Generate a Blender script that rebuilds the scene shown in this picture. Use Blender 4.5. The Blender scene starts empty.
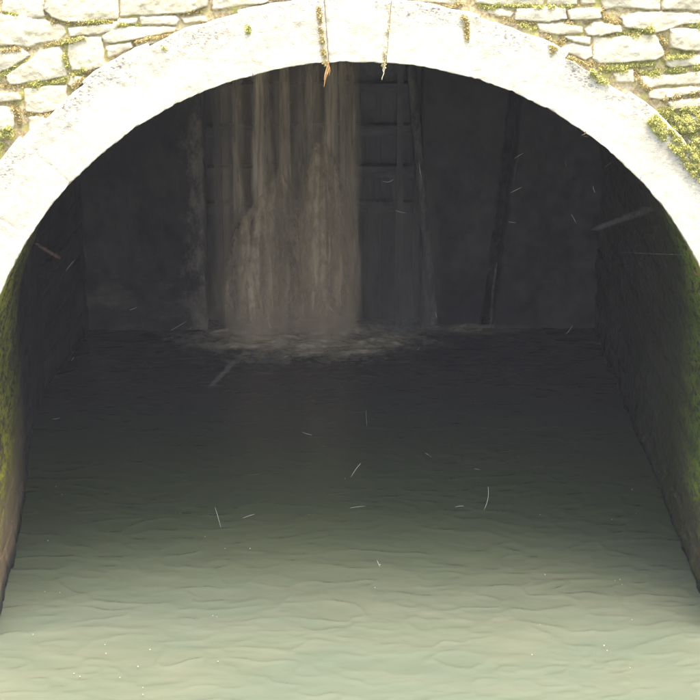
import bpy, bmesh, math, random
import numpy as np
from mathutils import Vector, Matrix, noise as mnoise

random.seed(7); rng = np.random.default_rng(11)
S = bpy.context.scene
COL = S.collection
R2 = math.radians

# ------------------------------------------------------------------ camera
F = 2000.0                       # focal length in pixels of the 700 px photograph
PITCH = .3504936; YAW = .0187141
CAM = Vector((-0.29726, -13.5532, 7.26051))
fw = Vector((math.sin(YAW)*math.cos(PITCH), math.cos(YAW)*math.cos(PITCH), -math.sin(PITCH)))
rt = Vector((math.cos(YAW), -math.sin(YAW), 0))
up = rt.cross(fw)
cd = bpy.data.cameras.new('camera'); cam = bpy.data.objects.new('camera', cd); COL.objects.link(cam)
cam.matrix_world = Matrix(((rt.x, up.x, -fw.x, CAM.x), (rt.y, up.y, -fw.y, CAM.y), (rt.z, up.z, -fw.z, CAM.z), (0, 0, 0, 1)))
cd.sensor_width = 36; cd.lens = 36*F/700; cd.clip_end = 2000; cd.clip_start = 0.1
S.camera = cam
def ray(u, v): return fw + rt*((u-350)/F) + up*((350-v)/F)
def on_y(u, v, Y):               # point of the vertical plane y = Y seen at (u, v)
    d = ray(u, v); return CAM + d*((Y-CAM.y)/d.y)
def on_z(u, v, Z=0.0):
    d = ray(u, v); return CAM + d*((Z-CAM.z)/d.z)

W = 2.75          # half width of the arch
ZS = 1.667         # springing height above the water
YB = 7.04          # plane of the lock gate walls
YV = 6.95          # where the barrel ends

# ------------------------------------------------------------------ helpers
def tag(o, label=None, cat=None, group=None, kind=None):
    if label: o['label'] = label
    if cat: o['category'] = cat
    if group: o['group'] = group
    if kind: o['kind'] = kind
    return o
def empty(name, loc=(0, 0, 0)):
    o = bpy.data.objects.new(name, None); COL.objects.link(o); o.location = loc
    o.empty_display_size = .2
    return o
def link(name, me, mat=None, parent=None):
    o = bpy.data.objects.new(name, me); COL.objects.link(o)
    if mat is not None: me.materials.append(mat)
    if parent:
        o.parent = parent; o.matrix_parent_inverse = Matrix.Translation(parent.location).inverted()
    return o
def npmesh(name, V, Q, smooth=True, attrs=None):
    me = bpy.data.meshes.new(name)
    V = np.asarray(V, dtype=np.float32); Q = np.asarray(Q, dtype=np.int32)
    n = Q.shape[1]
    me.vertices.add(len(V)); me.vertices.foreach_set('co', V.ravel())
    me.loops.add(Q.size); me.loops.foreach_set('vertex_index', Q.ravel())
    me.polygons.add(len(Q))
    me.polygons.foreach_set('loop_start', np.arange(0, Q.size, n, dtype=np.int32))
    me.polygons.foreach_set('loop_total', np.full(len(Q), n, dtype=np.int32))
    me.polygons.foreach_set('use_smooth', np.full(len(Q), smooth))
    me.update(calc_edges=True)
    for k, a in (attrs or {}).items():
        at = me.attributes.new(k, 'FLOAT', 'POINT'); at.data.foreach_set('value', np.asarray(a, dtype=np.float32).ravel())
    me.validate()
    return me
def gridq(nu, nv, flip=False):   # indices of an nu x nv grid (u fast)
    i = np.arange(nu-1)[None, :]+np.arange(nv-1)[:, None]*nu
    q = np.stack([i, i+1, i+1+nu, i+nu], -1).reshape(-1, 4)
    return q[:, ::-1] if flip else q
_perm = rng.random((256, 256)).astype(np.float32)
def vn(x, y):                    # value noise in [-1, 1]
    xi = np.floor(x).astype(int); yi = np.floor(y).astype(int)
    fx = x-xi; fy = y-yi; fx = fx*fx*fx*(fx*(fx*6-15)+10); fy = fy*fy*fy*(fy*(fy*6-15)+10)
    g = lambda a, b: _perm[a & 255, b & 255]
    return ((g(xi, yi)*(1-fx)+g(xi+1, yi)*fx)*(1-fy)+(g(xi, yi+1)*(1-fx)+g(xi+1, yi+1)*fx)*fy)*2-1
def fbm(x, y, o=4, g=.5):
    s = 0; a = 1; t = 0
    for k in range(o):
        s = s+a*vn(x+17.3*k, y+9.1*k); t += a; a *= g; x = x*2.03; y = y*2.03
    return s/t
def sstep(a, b, x):
    t = np.clip((x-a)/(b-a), 0, 1); return t*t*(3-2*t)

# ------------------------------------------------------------------ materials
class NT:
    def __init__(s, name):
        s.m = bpy.data.materials.new(name); s.m.use_nodes = True
        s.t = s.m.node_tree; s.n = s.t.nodes; s.l = s.t.links
        s.bsdf = s.n['Principled BSDF']; s.out = s.n['Material Output']
        tc = s.n.new('ShaderNodeTexCoord'); s.co = tc.outputs['Object']
        sp = s.n.new('ShaderNodeSeparateXYZ'); s.l.new(s.co, sp.inputs[0]); s.x, s.y, s.z = sp.outputs
    def put(s, inp, v):
        if hasattr(v, 'is_output'): s.l.new(v, inp)
        else: inp.default_value = v
    def scale(s, sx, sy, sz):
        m = s.n.new('ShaderNodeMapping'); s.l.new(s.co, m.inputs[0]); m.inputs['Scale'].default_value = (sx, sy, sz); return m.outputs[0]
    def noise(s, sc, detail=5, rough=.6, vec=None, dist=0):
        n = s.n.new('ShaderNodeTexNoise'); n.inputs['Scale'].default_value = sc; n.inputs['Detail'].default_value = detail
        n.inputs['Roughness'].default_value = rough; n.inputs['Distortion'].default_value = dist
        s.l.new(vec or s.co, n.inputs['Vector']); return n.outputs['Fac']
    def vor(s, sc, vec=None, feat='F1', out='Distance'):
        n = s.n.new('ShaderNodeTexVoronoi'); n.feature = feat; n.inputs['Scale'].default_value = sc
        s.l.new(vec or s.co, n.inputs['Vector']); return n.outputs[out]
    def ramp(s, v, a, b, lo=0., hi=1.):
        n = s.n.new('ShaderNodeMapRange'); n.interpolation_type = 'SMOOTHSTEP'
        s.put(n.inputs[0], v); n.inputs[1].default_value = a; n.inputs[2].default_value = b
        n.inputs[3].default_value = lo; n.inputs[4].default_value = hi; return n.outputs[0]
    def math(s, op, a, b=0.):
        n = s.n.new('ShaderNodeMath'); n.operation = op; s.put(n.inputs[0], a); s.put(n.inputs[1], b); return n.outputs[0]
    def mix(s, f, a, b):
        n = s.n.new('ShaderNodeMix'); n.data_type = 'RGBA'; s.put(n.inputs[0], f)
        for i, v in ((6, a), (7, b)):
            s.put(n.inputs[i], v if hasattr(v, 'is_output') else (*v, 1) if len(v) == 3 else v)
        return n.outputs[2]
    def attr(s, name):
        n = s.n.new('ShaderNodeAttribute'); n.attribute_name = name; return n.outputs['Fac']
    def bump(s, h, strength=.5, dist=.01):
        n = s.n.new('ShaderNodeBump'); s.put(n.inputs['Height'], h); n.inputs['Strength'].default_value = strength
        n.inputs['Distance'].default_value = dist; s.l.new(n.outputs[0], s.bsdf.inputs['Normal']); return n.outputs[0]
    def fin(s, col, rough=.85, spec=.3):
        s.put(s.bsdf.inputs['Base Color'], (*col, 1) if isinstance(col, tuple) else col)
        s.put(s.bsdf.inputs['Roughness'], rough); s.bsdf.inputs['Specular IOR Level'].default_value = spec
        return s.m

def m_facade():
    t = NT('rubble_limestone')
    st = t.attr('stone'); rd = t.attr('rand')
    a = t.noise(6, 8, .65); b = t.noise(45, 6, .7); c = t.noise(2.2, 4)
    stone = t.mix(t.ramp(a, .3, .7), (.48, .425, .31), (.70, .645, .50))
    stone = t.mix(t.ramp(rd, 0, 1, 0, .35), stone, (.52, .45, .32))
    stone = t.mix(t.math('MULTIPLY', t.ramp(b, .56, .72), .35), stone, (.22, .19, .14))
    mort = t.mix(t.ramp(b, .3, .7), (.24, .18, .09), (.60, .51, .31))
    mort = t.mix(t.ramp(t.noise(9, 4), .5, .62), mort, (.42, .39, .14))
    mort = t.mix(t.ramp(c, .55, .7, 0, .8), mort, (.60, .54, .38))
    edge = t.math('ADD', st, t.math('MULTIPLY', t.math('SUBTRACT', t.noise(60, 4), .5), .55))
    col = t.mix(t.ramp(edge, .25, .6), mort, stone)
    t.bump(t.math('ADD', t.math('MULTIPLY', b, .6), t.noise(160, 4, .7)), .8, .012)
    return t.fin(col, .9, .2)
def m_ring():
    t = NT('dressed_limestone')
    a = t.noise(5, 8, .65); b = t.noise(60, 6, .75); e = t.attr('edge')
    col = t.mix(t.ramp(a, .3, .7), (.52, .475, .385), (.68, .64, .53))
    # weathered, tooled outer half: grey lichen specks
    sp = t.math('MULTIPLY', t.ramp(t.noise(38, 5, .75, t.scale(1, 1, 1.9)), .47, .63), t.ramp(t.attr('rad'), .36, .95))
    sp = t.math('MULTIPLY', sp, t.ramp(t.noise(3.5, 3), .38, .6, .3, .95))
    col = t.mix(sp, col, (.10, .092, .095))
    col = t.mix(t.math('MULTIPLY', t.ramp(b, .58, .75), .4), col, (.33, .26, .15))
    col = t.mix(t.ramp(e, .0, .5, .35, 0), col, (.24, .19, .11))
    # algae on the reveal, brown stone under the crown
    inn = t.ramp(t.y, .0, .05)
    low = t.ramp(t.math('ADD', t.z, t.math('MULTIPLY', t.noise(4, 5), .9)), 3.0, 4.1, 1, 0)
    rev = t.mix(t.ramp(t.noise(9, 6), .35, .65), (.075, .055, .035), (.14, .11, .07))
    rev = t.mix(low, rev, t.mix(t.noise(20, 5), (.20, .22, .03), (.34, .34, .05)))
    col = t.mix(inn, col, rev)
    t.bump(t.math('ADD', t.math('MULTIPLY', t.noise(22, 5, .7), 1.2), t.noise(130, 4, .7)), .8, .014)
    return t.fin(col, .88, .2)
def m_tunnel(side):
    t = NT('mossy_tunnel_stone_'+side)
    vv = t.scale(1, .38, 1); a = t.noise(3, 7, .65, vv); b = t.noise(24, 8, .74, vv); f = t.noise(80, 5, .75, vv)
    st = t.attr('stone')
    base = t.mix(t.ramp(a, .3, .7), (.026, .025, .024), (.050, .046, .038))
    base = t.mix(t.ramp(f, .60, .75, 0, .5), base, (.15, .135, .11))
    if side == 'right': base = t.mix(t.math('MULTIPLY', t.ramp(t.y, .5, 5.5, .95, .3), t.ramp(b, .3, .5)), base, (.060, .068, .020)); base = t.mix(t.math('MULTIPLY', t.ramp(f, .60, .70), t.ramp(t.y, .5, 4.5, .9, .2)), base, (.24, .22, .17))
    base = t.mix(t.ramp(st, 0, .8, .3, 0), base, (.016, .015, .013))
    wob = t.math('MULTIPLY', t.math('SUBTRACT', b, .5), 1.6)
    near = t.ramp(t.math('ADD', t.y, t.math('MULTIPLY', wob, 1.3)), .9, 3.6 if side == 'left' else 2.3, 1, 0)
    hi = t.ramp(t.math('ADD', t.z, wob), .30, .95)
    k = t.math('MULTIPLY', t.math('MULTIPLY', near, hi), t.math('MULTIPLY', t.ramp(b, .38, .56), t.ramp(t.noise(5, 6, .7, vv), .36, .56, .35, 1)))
    if side == 'left':
        moss = t.mix(t.ramp(a, .35, .65), (.24, .26, .014), (.42, .39, .04))
        low = (.24, .175, .10)
    else:
        moss = t.mix(t.ramp(a, .35, .65), (.12, .19, .014), (.30, .37, .04))
        low = (.080, .072, .042)
    damp = t.math('MULTIPLY', t.ramp(t.z, .07, .22), t.ramp(t.math('ADD', t.z, wob), .45, 1.15, 1, 0))
    col = t.mix(t.math('MULTIPLY', damp, near), base, low)
    col = t.mix(k, col, moss)
    if side == 'right': col = t.mix(t.math('MULTIPLY', t.ramp(t.y, .66, .60, 0, 1), t.math('MULTIPLY', t.ramp(b, .3, .5), t.ramp(t.z, .5, 1.))), col, t.mix(a, (.18, .27, .015), (.38, .46, .04)))
    if side == 'right':          # bare orange patches where the growth has fallen away
        pz = t.math('MULTIPLY', t.ramp(t.noise(16, 5), .50, .6), t.math('MULTIPLY', t.ramp(t.y, .45, .6), t.ramp(t.y, 1.0, .85, 0, 1)))
        pz = t.math('MULTIPLY', pz, t.math('MULTIPLY', t.ramp(t.z, 2.2, 2.4), t.ramp(t.z, 3.2, 3.0)))
        col = t.mix(pz, col, (.38, .22, .12))
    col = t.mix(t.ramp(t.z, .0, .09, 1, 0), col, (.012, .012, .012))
    t.bump(t.math('ADD', t.math('MULTIPLY', b, 1.5), f), .9, .03)
    return t.fin(col, t.ramp(t.z, .1, .8, .35, .85), .35)
def m_plain(name, c1, c2, sc=8, rough=.85, bump=.5, dist=.01, streak=None, spec=.3):
    t = NT(name)
    v = t.scale(*streak) if streak else None
    a = t.noise(sc, 7, .68, v); b = t.noise(sc*6, 5, .7, v)
    col = t.mix(t.ramp(t.math('ADD', t.math('MULTIPLY', a, .7), t.math('MULTIPLY', b, .3)), .36, .64), c1, c2)
    t.bump(t.math('ADD', a, t.math('MULTIPLY', b, .5)), bump, dist)
    return t.fin(col, rough, spec)
def m_pier_stained(x0):
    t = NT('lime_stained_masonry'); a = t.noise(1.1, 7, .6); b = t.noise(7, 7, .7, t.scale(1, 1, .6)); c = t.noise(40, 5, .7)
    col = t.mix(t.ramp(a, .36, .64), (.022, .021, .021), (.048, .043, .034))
    k = t.ramp(t.math('ADD', t.x, t.math('MULTIPLY', t.math('SUBTRACT', b, .5), .55)), x0-.24, x0+.02)
    col = t.mix(t.math('MULTIPLY', t.math('MULTIPLY', k, t.ramp(b, .35, .6, .35, 1)), .9), col, (.22, .185, .14))
    low = t.math('MULTIPLY', t.ramp(t.z, 1.2, .1, 0, 1), t.ramp(t.noise(2.6, 6, .65, t.scale(.6, 1, 1.4)), .45, .62))
    col = t.mix(t.math('MULTIPLY', low, .45), col, (.15, .122, .08))
    t.bump(t.math('ADD', b, t.math('MULTIPLY', c, .5)), .5, .012); return t.fin(col, .6, .3)
def m_water():
    t = NT('murky_canal_water')
    foam = t.attr('foam')
    a = t.noise(1.3, 4); s = t.noise(2.0, 4, .6, t.scale(.5, 1.6, 1))
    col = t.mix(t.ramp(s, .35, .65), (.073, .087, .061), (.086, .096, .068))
    col = t.mix(t.ramp(t.noise(.45, 2), .42, .58, 0, .35), col, (.066, .086, .066))  # cooler patches put sky reflection into the water colour
    col = t.mix(t.ramp(t.y, 2.5, 6.5), t.mix(t.ramp(t.y, .2, 2.6), col, (.056, .070, .037)), (.055, .054, .052))  # base colour steps darker inward, tunnel shade put into the water
    fn = t.noise(9, 6, .72, t.scale(.8, 1.1, 1)); f2 = t.noise(40, 5, .75)
    fk = t.math('MULTIPLY', foam, t.math('ADD', t.ramp(fn, .40, .62), t.math('MULTIPLY', f2, .25)))
    col = t.mix(fk, col, (.42, .36, .25))
    t.bump(t.math('ADD', t.math('MULTIPLY', t.noise(7, 5, .6, t.scale(.6, 1.4, 1)), 1.), t.math('MULTIPLY', f2, .03)), .08, .03)
    t.bsdf.inputs['IOR'].default_value = 1.33
    return t.fin(col, t.ramp(fk, 0, .6, .09, .6), .5)
def m_fall(name, c, dens, edge=True, streak=(30, 30, 1.2), lo=.38, hi=.62):
    t = NT(name)
    n = t.noise(1, 6, .6, t.scale(*streak)); r = t.attr('fade')
    col = t.mix(t.ramp(t.attr('tone'), 0, 1), tuple(k*.45 for k in c), c)
    t.fin(col, .8, .1)
    al = t.math('MULTIPLY', t.math('MULTIPLY', r, dens), t.ramp(n, lo, hi, .5, 1))
    t.put(t.bsdf.inputs['Alpha'], al)
    t.bsdf.inputs['Subsurface Weight'].default_value = 0
    return t.m
def m_moss(name, c1, c2):
    t = NT(name); g = t.attr('rand')
    col = t.mix(g, c1, c2)
    t.bsdf.inputs['Subsurface Weight'].default_value = 0
    return t.fin(col, .8, .2)

FAC, RING = m_facade(), m_ring()
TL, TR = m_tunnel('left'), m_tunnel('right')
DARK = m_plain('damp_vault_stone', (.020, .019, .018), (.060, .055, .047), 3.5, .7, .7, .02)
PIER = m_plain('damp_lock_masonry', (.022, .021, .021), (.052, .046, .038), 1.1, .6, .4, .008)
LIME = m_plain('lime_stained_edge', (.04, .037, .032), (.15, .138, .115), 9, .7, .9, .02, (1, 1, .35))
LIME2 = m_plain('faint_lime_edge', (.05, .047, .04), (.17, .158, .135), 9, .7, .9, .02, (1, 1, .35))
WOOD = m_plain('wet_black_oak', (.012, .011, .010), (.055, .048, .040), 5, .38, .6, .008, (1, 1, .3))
WOODR = m_plain('wet_worn_rail_oak', (.02, .019, .018), (.075, .070, .060), 9, .4, .7, .01, (.25, 1, 1.2))
WATER = m_water()
GRASS = m_plain('grassy_bank', (.04, .065, .015), (.10, .12, .035), 1.2, .9, .6, .05)
ROAD = m_plain('gravel_road', (.18, .165, .13), (.30, .28, .23), 7, .9, .6, .02)
BRN = m_fall('brown_jet_water', (.80, .635, .42), .43, True, (15, 15, 6), .36, .64)
FALLM = m_fall('falling_sheet_water', (.82, .66, .46), .58)
THIN = m_fall('thin_falling_water', (.30, .28, .24), .13)
FOAM = m_plain('churned_foam', (.10, .085, .06), (.24, .20, .15), 11, .6, .9, .03)
def m_soft(name, c, al):
    t = NT(name); t.fin(c, .8, .1); lw = t.n.new('ShaderNodeLayerWeight'); lw.inputs[0].default_value = .5
    t.put(t.bsdf.inputs['Alpha'], t.math('MULTIPLY', t.math('SUBTRACT', 1., lw.outputs['Facing']), al)); return t.m
SOFT = m_soft('translucent_blur', (.09, .085, .08), .22); SOFTR = m_soft('reddish_blur', (.13, .085, .065), .3)
FOAMS = m_soft('soft_foam', (.42, .36, .25), .6)
FLK = m_soft('pale_fleck', (.8, .8, .74), .5); FLK2 = m_soft('faint_fleck', (.8, .8, .74), .36)
STRAW = m_plain('dry_straw', (.30, .20, .09), (.62, .48, .27), 20, .8, .3, .004)
PALE = m_plain('pale_fluff', (.55, .55, .50), (.8, .8, .75), 20, .8, .2, .004)
MOSS = m_moss('bright_moss', (.28, .29, .06), (.54, .51, .20))
MOSSB = m_moss('dry_brown_moss', (.32, .25, .09), (.56, .47, .23))

# ------------------------------------------------------------------ stones of the facade (outlines in photo pixels, laid on the wall plane)
ST = [
 [(4,1),(43,0),(44,17),(30,17),(16,14),(3,11)],
 [(46,-14),(118,-14),(118,18),(95,21),(65,21),(52,17),(45,10)],
 [(-12,15),(22,16),(44,21),(62,26),(65,33),(60,40),(44,42),(28,47),(10,45),(-12,47)],
 [(68,28),(118,22),(117,28),(100,33),(70,36)],
 [(69,41),(84,37),(100,37),(103,52),(104,66),(90,70),(72,70),(68,55)],
 [(-12,50),(22,50),(29,54),(12,67),(-12,76)],
 [(6,76),(20,67),(40,51),(60,47),(65,60),(66,75),(45,80),(10,84)],
 [(72,76),(84,78),(75,88),(69,84)],
 [(24,89),(66,86),(68,98),(60,108),(40,113),(26,112)],
 [(-12,93),(17,93),(20,99),(-12,102)],
 [(-12,106),(10,107),(14,116),(13,128),(-12,132)],
 [(30,118),(58,114),(46,128),(30,138)],
 [(120,-14),(207,-14),(208,5),(185,12),(150,14),(121,16)],
 [(212,-12),(270,-12),(268,1),(240,5),(214,9)],
 [(118,20),(137,19),(136,24),(118,25)],
 [(102,36),(112,29),(135,27),(175,27),(174,31),(140,38),(112,43),(104,42)],
 [(140,17),(175,16),(178,19),(175,24),(142,24)],
 [(182,18),(205,17),(207,21),(185,23)],
 [(106,48),(131,42),(132,47),(108,57)],
 [(136,41),(175,34),(178,37),(150,44),(137,46)],
 [(272,-14),(323,-14),(323,-6),(272,-1)],[(392,-14),(462,-14),(455,3),(420,1),(392,-2)],
 [(474,-12),(545,-12),(543,5),(500,5),(476,2)],
 [(487,9),(500,9),(513,13),(510,17),(498,16),(488,12)],
 [(516,9),(540,7),(565,8),(566,18),(545,21),(515,20)],
 [(537,24),(560,22),(582,27),(582,32),(562,33),(540,31)],
 [(568,10),(600,9),(601,18),(570,19)],
 [(548,-12),(575,-12),(576,4),(548,5)],
 [(580,-12),(596,-12),(594,3),(581,4)],
 [(598,-12),(660,-12),(660,9),(625,7),(605,9)],
 [(662,-12),(712,-12),(712,9),(663,9)],
 [(585,29),(594,22),(620,26),(622,31),(600,35),(588,34)],
 [(622,17),(640,12),(698,14),(703,22),(682,24),(656,32),(625,26)],
 [(563,48),(572,43),(590,48),(591,56),(585,60),(564,51)],
 [(594,38),(655,35),(664,55),(655,60),(600,63),(593,58)],
 [(670,29),(712,29),(712,50),(685,50),(670,47)],
 [(665,58),(712,54),(712,63),(672,67),(666,64)],
 [(614,74),(632,70),(633,82),(616,81)],
 [(636,78),(650,76),(680,75),(712,71),(712,83),(670,84),(648,88),(637,84)],
 [(650,91),(690,87),(712,89),(694,93),(660,99),(649,97)],
 [(566,36),(590,37),(589,44),(574,41)],
 [(668,102),(712,98),(712,106),(672,109)],
 [(676,118),(712,114),(712,128),(680,131)],
 [(688,140),(712,136),(712,152),(694,154)],
]
stones = [[(p.x, p.z) for p in (on_y(u, v, 0) for u, v in poly)] for poly in ST]
f0 = on_y(-12, 300, 0).x; f1 = on_y(712, 300, 0).x; ft = on_y(350, -12, 0).z
# courses of rubble outside the frame
z = 0.0; row = 0
FX0, FX1, FZ1 = -7.0, 7.0, 6.6
while z < FZ1:
    h = random.uniform(.10, .24); x = FX0+random.uniform(0, .3)
    while x < FX1:
        w = random.uniform(.18, .62); j = lambda: random.uniform(-.012, .012)
        c = (x+w/2, z+h/2)
        inside = f0-.02 < x+w and x < f1+.02 and z < ft+.0 and z+h > 1.9
        r = math.hypot(c[0], max(0, c[1]-ZS))
        if not inside and r > W+.35:
            g = .012
            stones.append([(x+g+j(), z+g+j()), (x+w-g+j(), z+g+j()), (x+w-g+j(), z+h-g+j()), (x+g+j(), z+h-g+j())])
        x += w
    z += h; row += 1

def sdf_poly(X, Z, P):           # positive inside
    d = np.full(X.shape, 1e9); ins = np.zeros(X.shape, bool); n = len(P)
    for i in range(n):
        (ax, az), (bx, bz) = P[i], P[(i+1) % n]
        ex, ez = bx-ax, bz-az; wx, wz = X-ax, Z-az
        t = np.clip((wx*ex+wz*ez)/(ex*ex+ez*ez+1e-12), 0, 1)
        d = np.minimum(d, np.hypot(wx-ex*t, wz-ez*t))
        c = ((az <= Z) & (bz > Z)) | ((bz <= Z) & (az > Z))
        with np.errstate(divide='ignore', invalid='ignore'):
            xx = ax+(Z-az)*ex/(ez if abs(ez) > 1e-9 else 1e-9)
        ins ^= c & (X < xx)
    return np.where(ins, d, -d)
def relief(X, Z):
    """height (towards the viewer), stone mask, random per stone"""
    wx = X+.010*fbm(X*9, Z*9, 3)+.004*fbm(X*45, Z*45, 2); wz = Z+.008*fbm(X*9+50, Z*9+30, 3)+.004*fbm(X*45+9, Z*45, 2)
    H = np.full(X.shape, -.012)+.012*fbm(X*14, Z*14, 4)+.012*fbm(X*2, Z*2, 2); M = np.zeros(X.shape); Rd = np.zeros(X.shape)
    rr = random.Random(3)
    for P in stones:
        xs = [p[0] for p in P]; zs = [p[1] for p in P]
        m = .03
        i0, i1 = np.searchsorted(X[0], [min(xs)-m, max(xs)+m]); j0, j1 = np.searchsorted(Z[:, 0], [min(zs)-m, max(zs)+m])
        hh = rr.uniform(.006, .022); tx = rr.uniform(-.03, .03); tz = rr.uniform(-.05, .05); rnd = rr.random()
        if i1-i0 < 2 or j1-j0 < 2: continue
        sl = (slice(j0, j1), slice(i0, i1))
        d = sdf_poly(wx[sl], wz[sl], P)+.009
        cx, cz = sum(xs)/len(xs), sum(zs)/len(zs)
        k = sstep(-.002, .012, d)
        top = hh+tx*(X[sl]-cx)+tz*(Z[sl]-cz)+.014*fbm(X[sl]*7+rnd*40, Z[sl]*9, 5)+.006*sstep(0, .09, d)
        hs = -.012+(top+.012)*k
        b = k > M[sl]
        H[sl] = np.where(b, np.maximum(hs, H[sl]*(1-k)+hs*k), H[sl]); Rd[sl] = np.where(b, rnd, Rd[sl]); M[sl] = np.maximum(M[sl], k)
    H = H+.0035*fbm(X*40, Z*40, 3)
    return H, M, Rd

bridge = tag(empty('stone_bridge', (0, 0, 0)), 'old pale limestone bridge whose round arch opens onto the dark canal tunnel', 'bridge')
def patch(x0, x1, z0, z1, step):
    nx = int((x1-x0)/step)+1; nz = int((z1-z0)/step)+1
    X, Z = np.meshgrid(np.linspace(x0, x1, nx), np.linspace(z0, z1, nz))
    H, M, Rd = relief(X, Z)
    V = np.stack([X, -H, Z], -1).reshape(-1, 3)
    q = gridq(nx, nz)
    c = V[q].mean(1); r = np.where(c[:, 2] > ZS, np.hypot(c[:, 0], c[:, 2]-ZS), np.abs(c[:, 0]))
    q = q[r > W+.20]
    return V, q, M.ravel(), Rd.ravel(), (X, Z, H)
parts = [patch(-3.0, 3.1, 3.2, 5.6, .0065), patch(FX0, -3.0, 0, FZ1, .03), patch(3.1, FX1, 0, FZ1, .03),
         patch(-3.0, 3.1, 5.6, FZ1, .03), patch(-3.0, 3.1, -.4, 3.2, .02)]
Vs, Qs, Ms, Rs = [], [], [], []; off = 0
for V, q, M, Rd, _ in parts:
    Vs.append(V); Qs.append(q+off); Ms.append(M); Rs.append(Rd); off += len(V)
HX, HZ, HH = parts[0][4]
link('rubble_stonework', npmesh('rubble_stonework', np.concatenate(Vs), np.concatenate(Qs), True,
     {'stone': np.concatenate(Ms), 'rand': np.concatenate(Rs)}), FAC, bridge)
def wall_y(x, zz):               # y of the wall face at (x, z)
    i = min(max(int((x-HX[0, 0])/(HX[0, 1]-HX[0, 0])), 0), HX.shape[1]-1); j = min(max(int((zz-HZ[0, 0])/(HZ[1, 0]-HZ[0, 0])), 0), HZ.shape[0]-1)
    return -float(HH[j, i])

# ------------------------------------------------------------------ voussoirs
def ang(u, v):
    p = on_y(u, v, 0); return math.atan2(p.x, p.z-ZS)
def voussoir(name, a0, a1, thick, seed, proud=.045):
    g = (.0022 if name == 'keystone' else .0002)/W
    a0 += g; a1 -= g
    na = max(6, int((a1-a0)*3.0/.011)); nr = int(thick/.011); bev = .010
    prof = [(0, .62-.03*k) for k in range(int(.60/.03))]
    prof = [p for p in prof if p[1] > .02]
    prof += [(0, .012), (.002, .004), (bev*.5, 0)]+[(bev+(thick-2*bev)*k/nr, 0) for k in range(nr+1)]+[(thick-bev*.4, .003), (thick, bev), (thick, .06), (thick, .30)]
    P = np.array(prof); npf = len(P); fs = seed if name == 'keystone' else 0
    A = np.linspace(a0, a1, na)
    AA, RR = np.meshgrid(A, P[:, 0]); _, DD = np.meshgrid(A, P[:, 1])
    e = np.minimum(AA-a0, a1-AA)*3.0                       # distance from the end joints
    k = 1-sstep(0, .018, e)
    jit = .006*fbm(AA*22, DD*4, 4)+.004*fbm(AA*90, DD*20, 2)
    Rr = W+RR+jit*(RR < .01)+.022*fbm(AA*14+seed*3, AA*0+seed, 3)*(RR/thick)
    # chips along the front arris
    chip = np.clip(fbm(AA*28, AA*0+2, 3)-.3, 0, 1)*.02
    Yf = -proud+DD+(.010*fbm(AA*9+fs, RR*3+fs, 4)+.005*fbm(AA*60, RR*22+fs, 3)+k*(.012 if name == 'keystone' else .002))*(DD < .03)
    Rr = Rr+chip*((RR < .02) & (DD < .05)); 
    X = Rr*np.sin(AA); Z = ZS+Rr*np.cos(AA)
    V = np.stack([X, Yf, Z], -1).reshape(-1, 3)
    q = gridq(na, npf)
    tt = [V, ]; base = len(V)
    # end caps
    caps = []
    nc = len(P)
    for end in (0, na-1):
        idx = np.arange(nc)*na+end
        back = V[idx].copy(); back[:, 1] = .62; back[:, 0] = (W+thick*.5)*np.sin(A[end]); back[:, 2] = ZS+(W+thick*.5)*np.cos(A[end])
        V = np.concatenate([V, V[idx], back]); b0 = base+nc; base += 2*nc
        for i in range(nc-1): caps.append([b0-nc+i, b0-nc+i+1, b0+i+1, b0+i])
    q = np.concatenate([q, np.array(caps)])
    ed = np.concatenate([np.minimum(e/.02, 1).ravel(), np.zeros(4*nc)]); rd = np.concatenate([(RR/thick).ravel(), np.zeros(4*nc)])
    if name != 'keystone': ed = .6+ed*.4
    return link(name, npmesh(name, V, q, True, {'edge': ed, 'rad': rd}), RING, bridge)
aL = [ang(u, v) for u, v in ((327,40),(249,50),(163,70),(104,108),(52,165),(14,225))]
aR = [ang(u, v) for u, v in ((388,40),(469,50),(549,85),(600,128),(652,172),(690,222))]
aL += [aL[-1]-.17*k for k in range(1, 20) if aL[-1]-.17*k > -1.45]+[-math.pi/2]
aR += [aR[-1]+.17*k for k in range(1, 20) if aR[-1]+.17*k < 1.45]+[math.pi/2]
thL = [.45,.44,.47,.44,.48,.45,.44]; thR = [.43,.41,.37,.41,.40,.42,.42]
ks = voussoir('keystone', aL[0], aR[0], .56, 1.0, .060)
ks['label'] = 'plain wedge shaped keystone at the crown of the arch'
for i in range(len(aL)-1): voussoir('voussoir', aL[i+1], aL[i], thL[min(i, 6)], 3.1+i*7)
for i in range(len(aR)-1): voussoir('voussoir', aR[i], aR[i+1], thR[min(i, 6)], 50.7+i*5)
def box_bm(bm, a, b, bev=.01):
    t = bmesh.new(); bmesh.ops.create_cube(t, size=1)
    for v in t.verts: v.co = Vector([(a[i]+b[i])/2+v.co[i]*(b[i]-a[i]) for i in range(3)])
    if bev: bmesh.ops.bevel(t, geom=t.edges[:], offset=bev, segments=2, affect='EDGES')
    me = bpy.data.meshes.new('t'); t.to_mesh(me); t.free(); bm.from_mesh(me); bpy.data.meshes.remove(me)
def box(name, a, b, mat, parent=None, bev=.01, wob=0):
    bm = bmesh.new(); box_bm(bm, a, b, bev)
    if wob:
        bmesh.ops.subdivide_edges(bm, edges=[e for e in bm.edges if e.calc_length() > .12], cuts=10, use_grid_fill=True)
        for v in bm.verts: v.co += mnoise.noise_vector(v.co*4)*wob
    me = bpy.data.meshes.new(name); bm.to_mesh(me); bm.free()
    for p in me.polygons: p.use_smooth = False
    return link(name, me, mat, parent)
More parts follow.
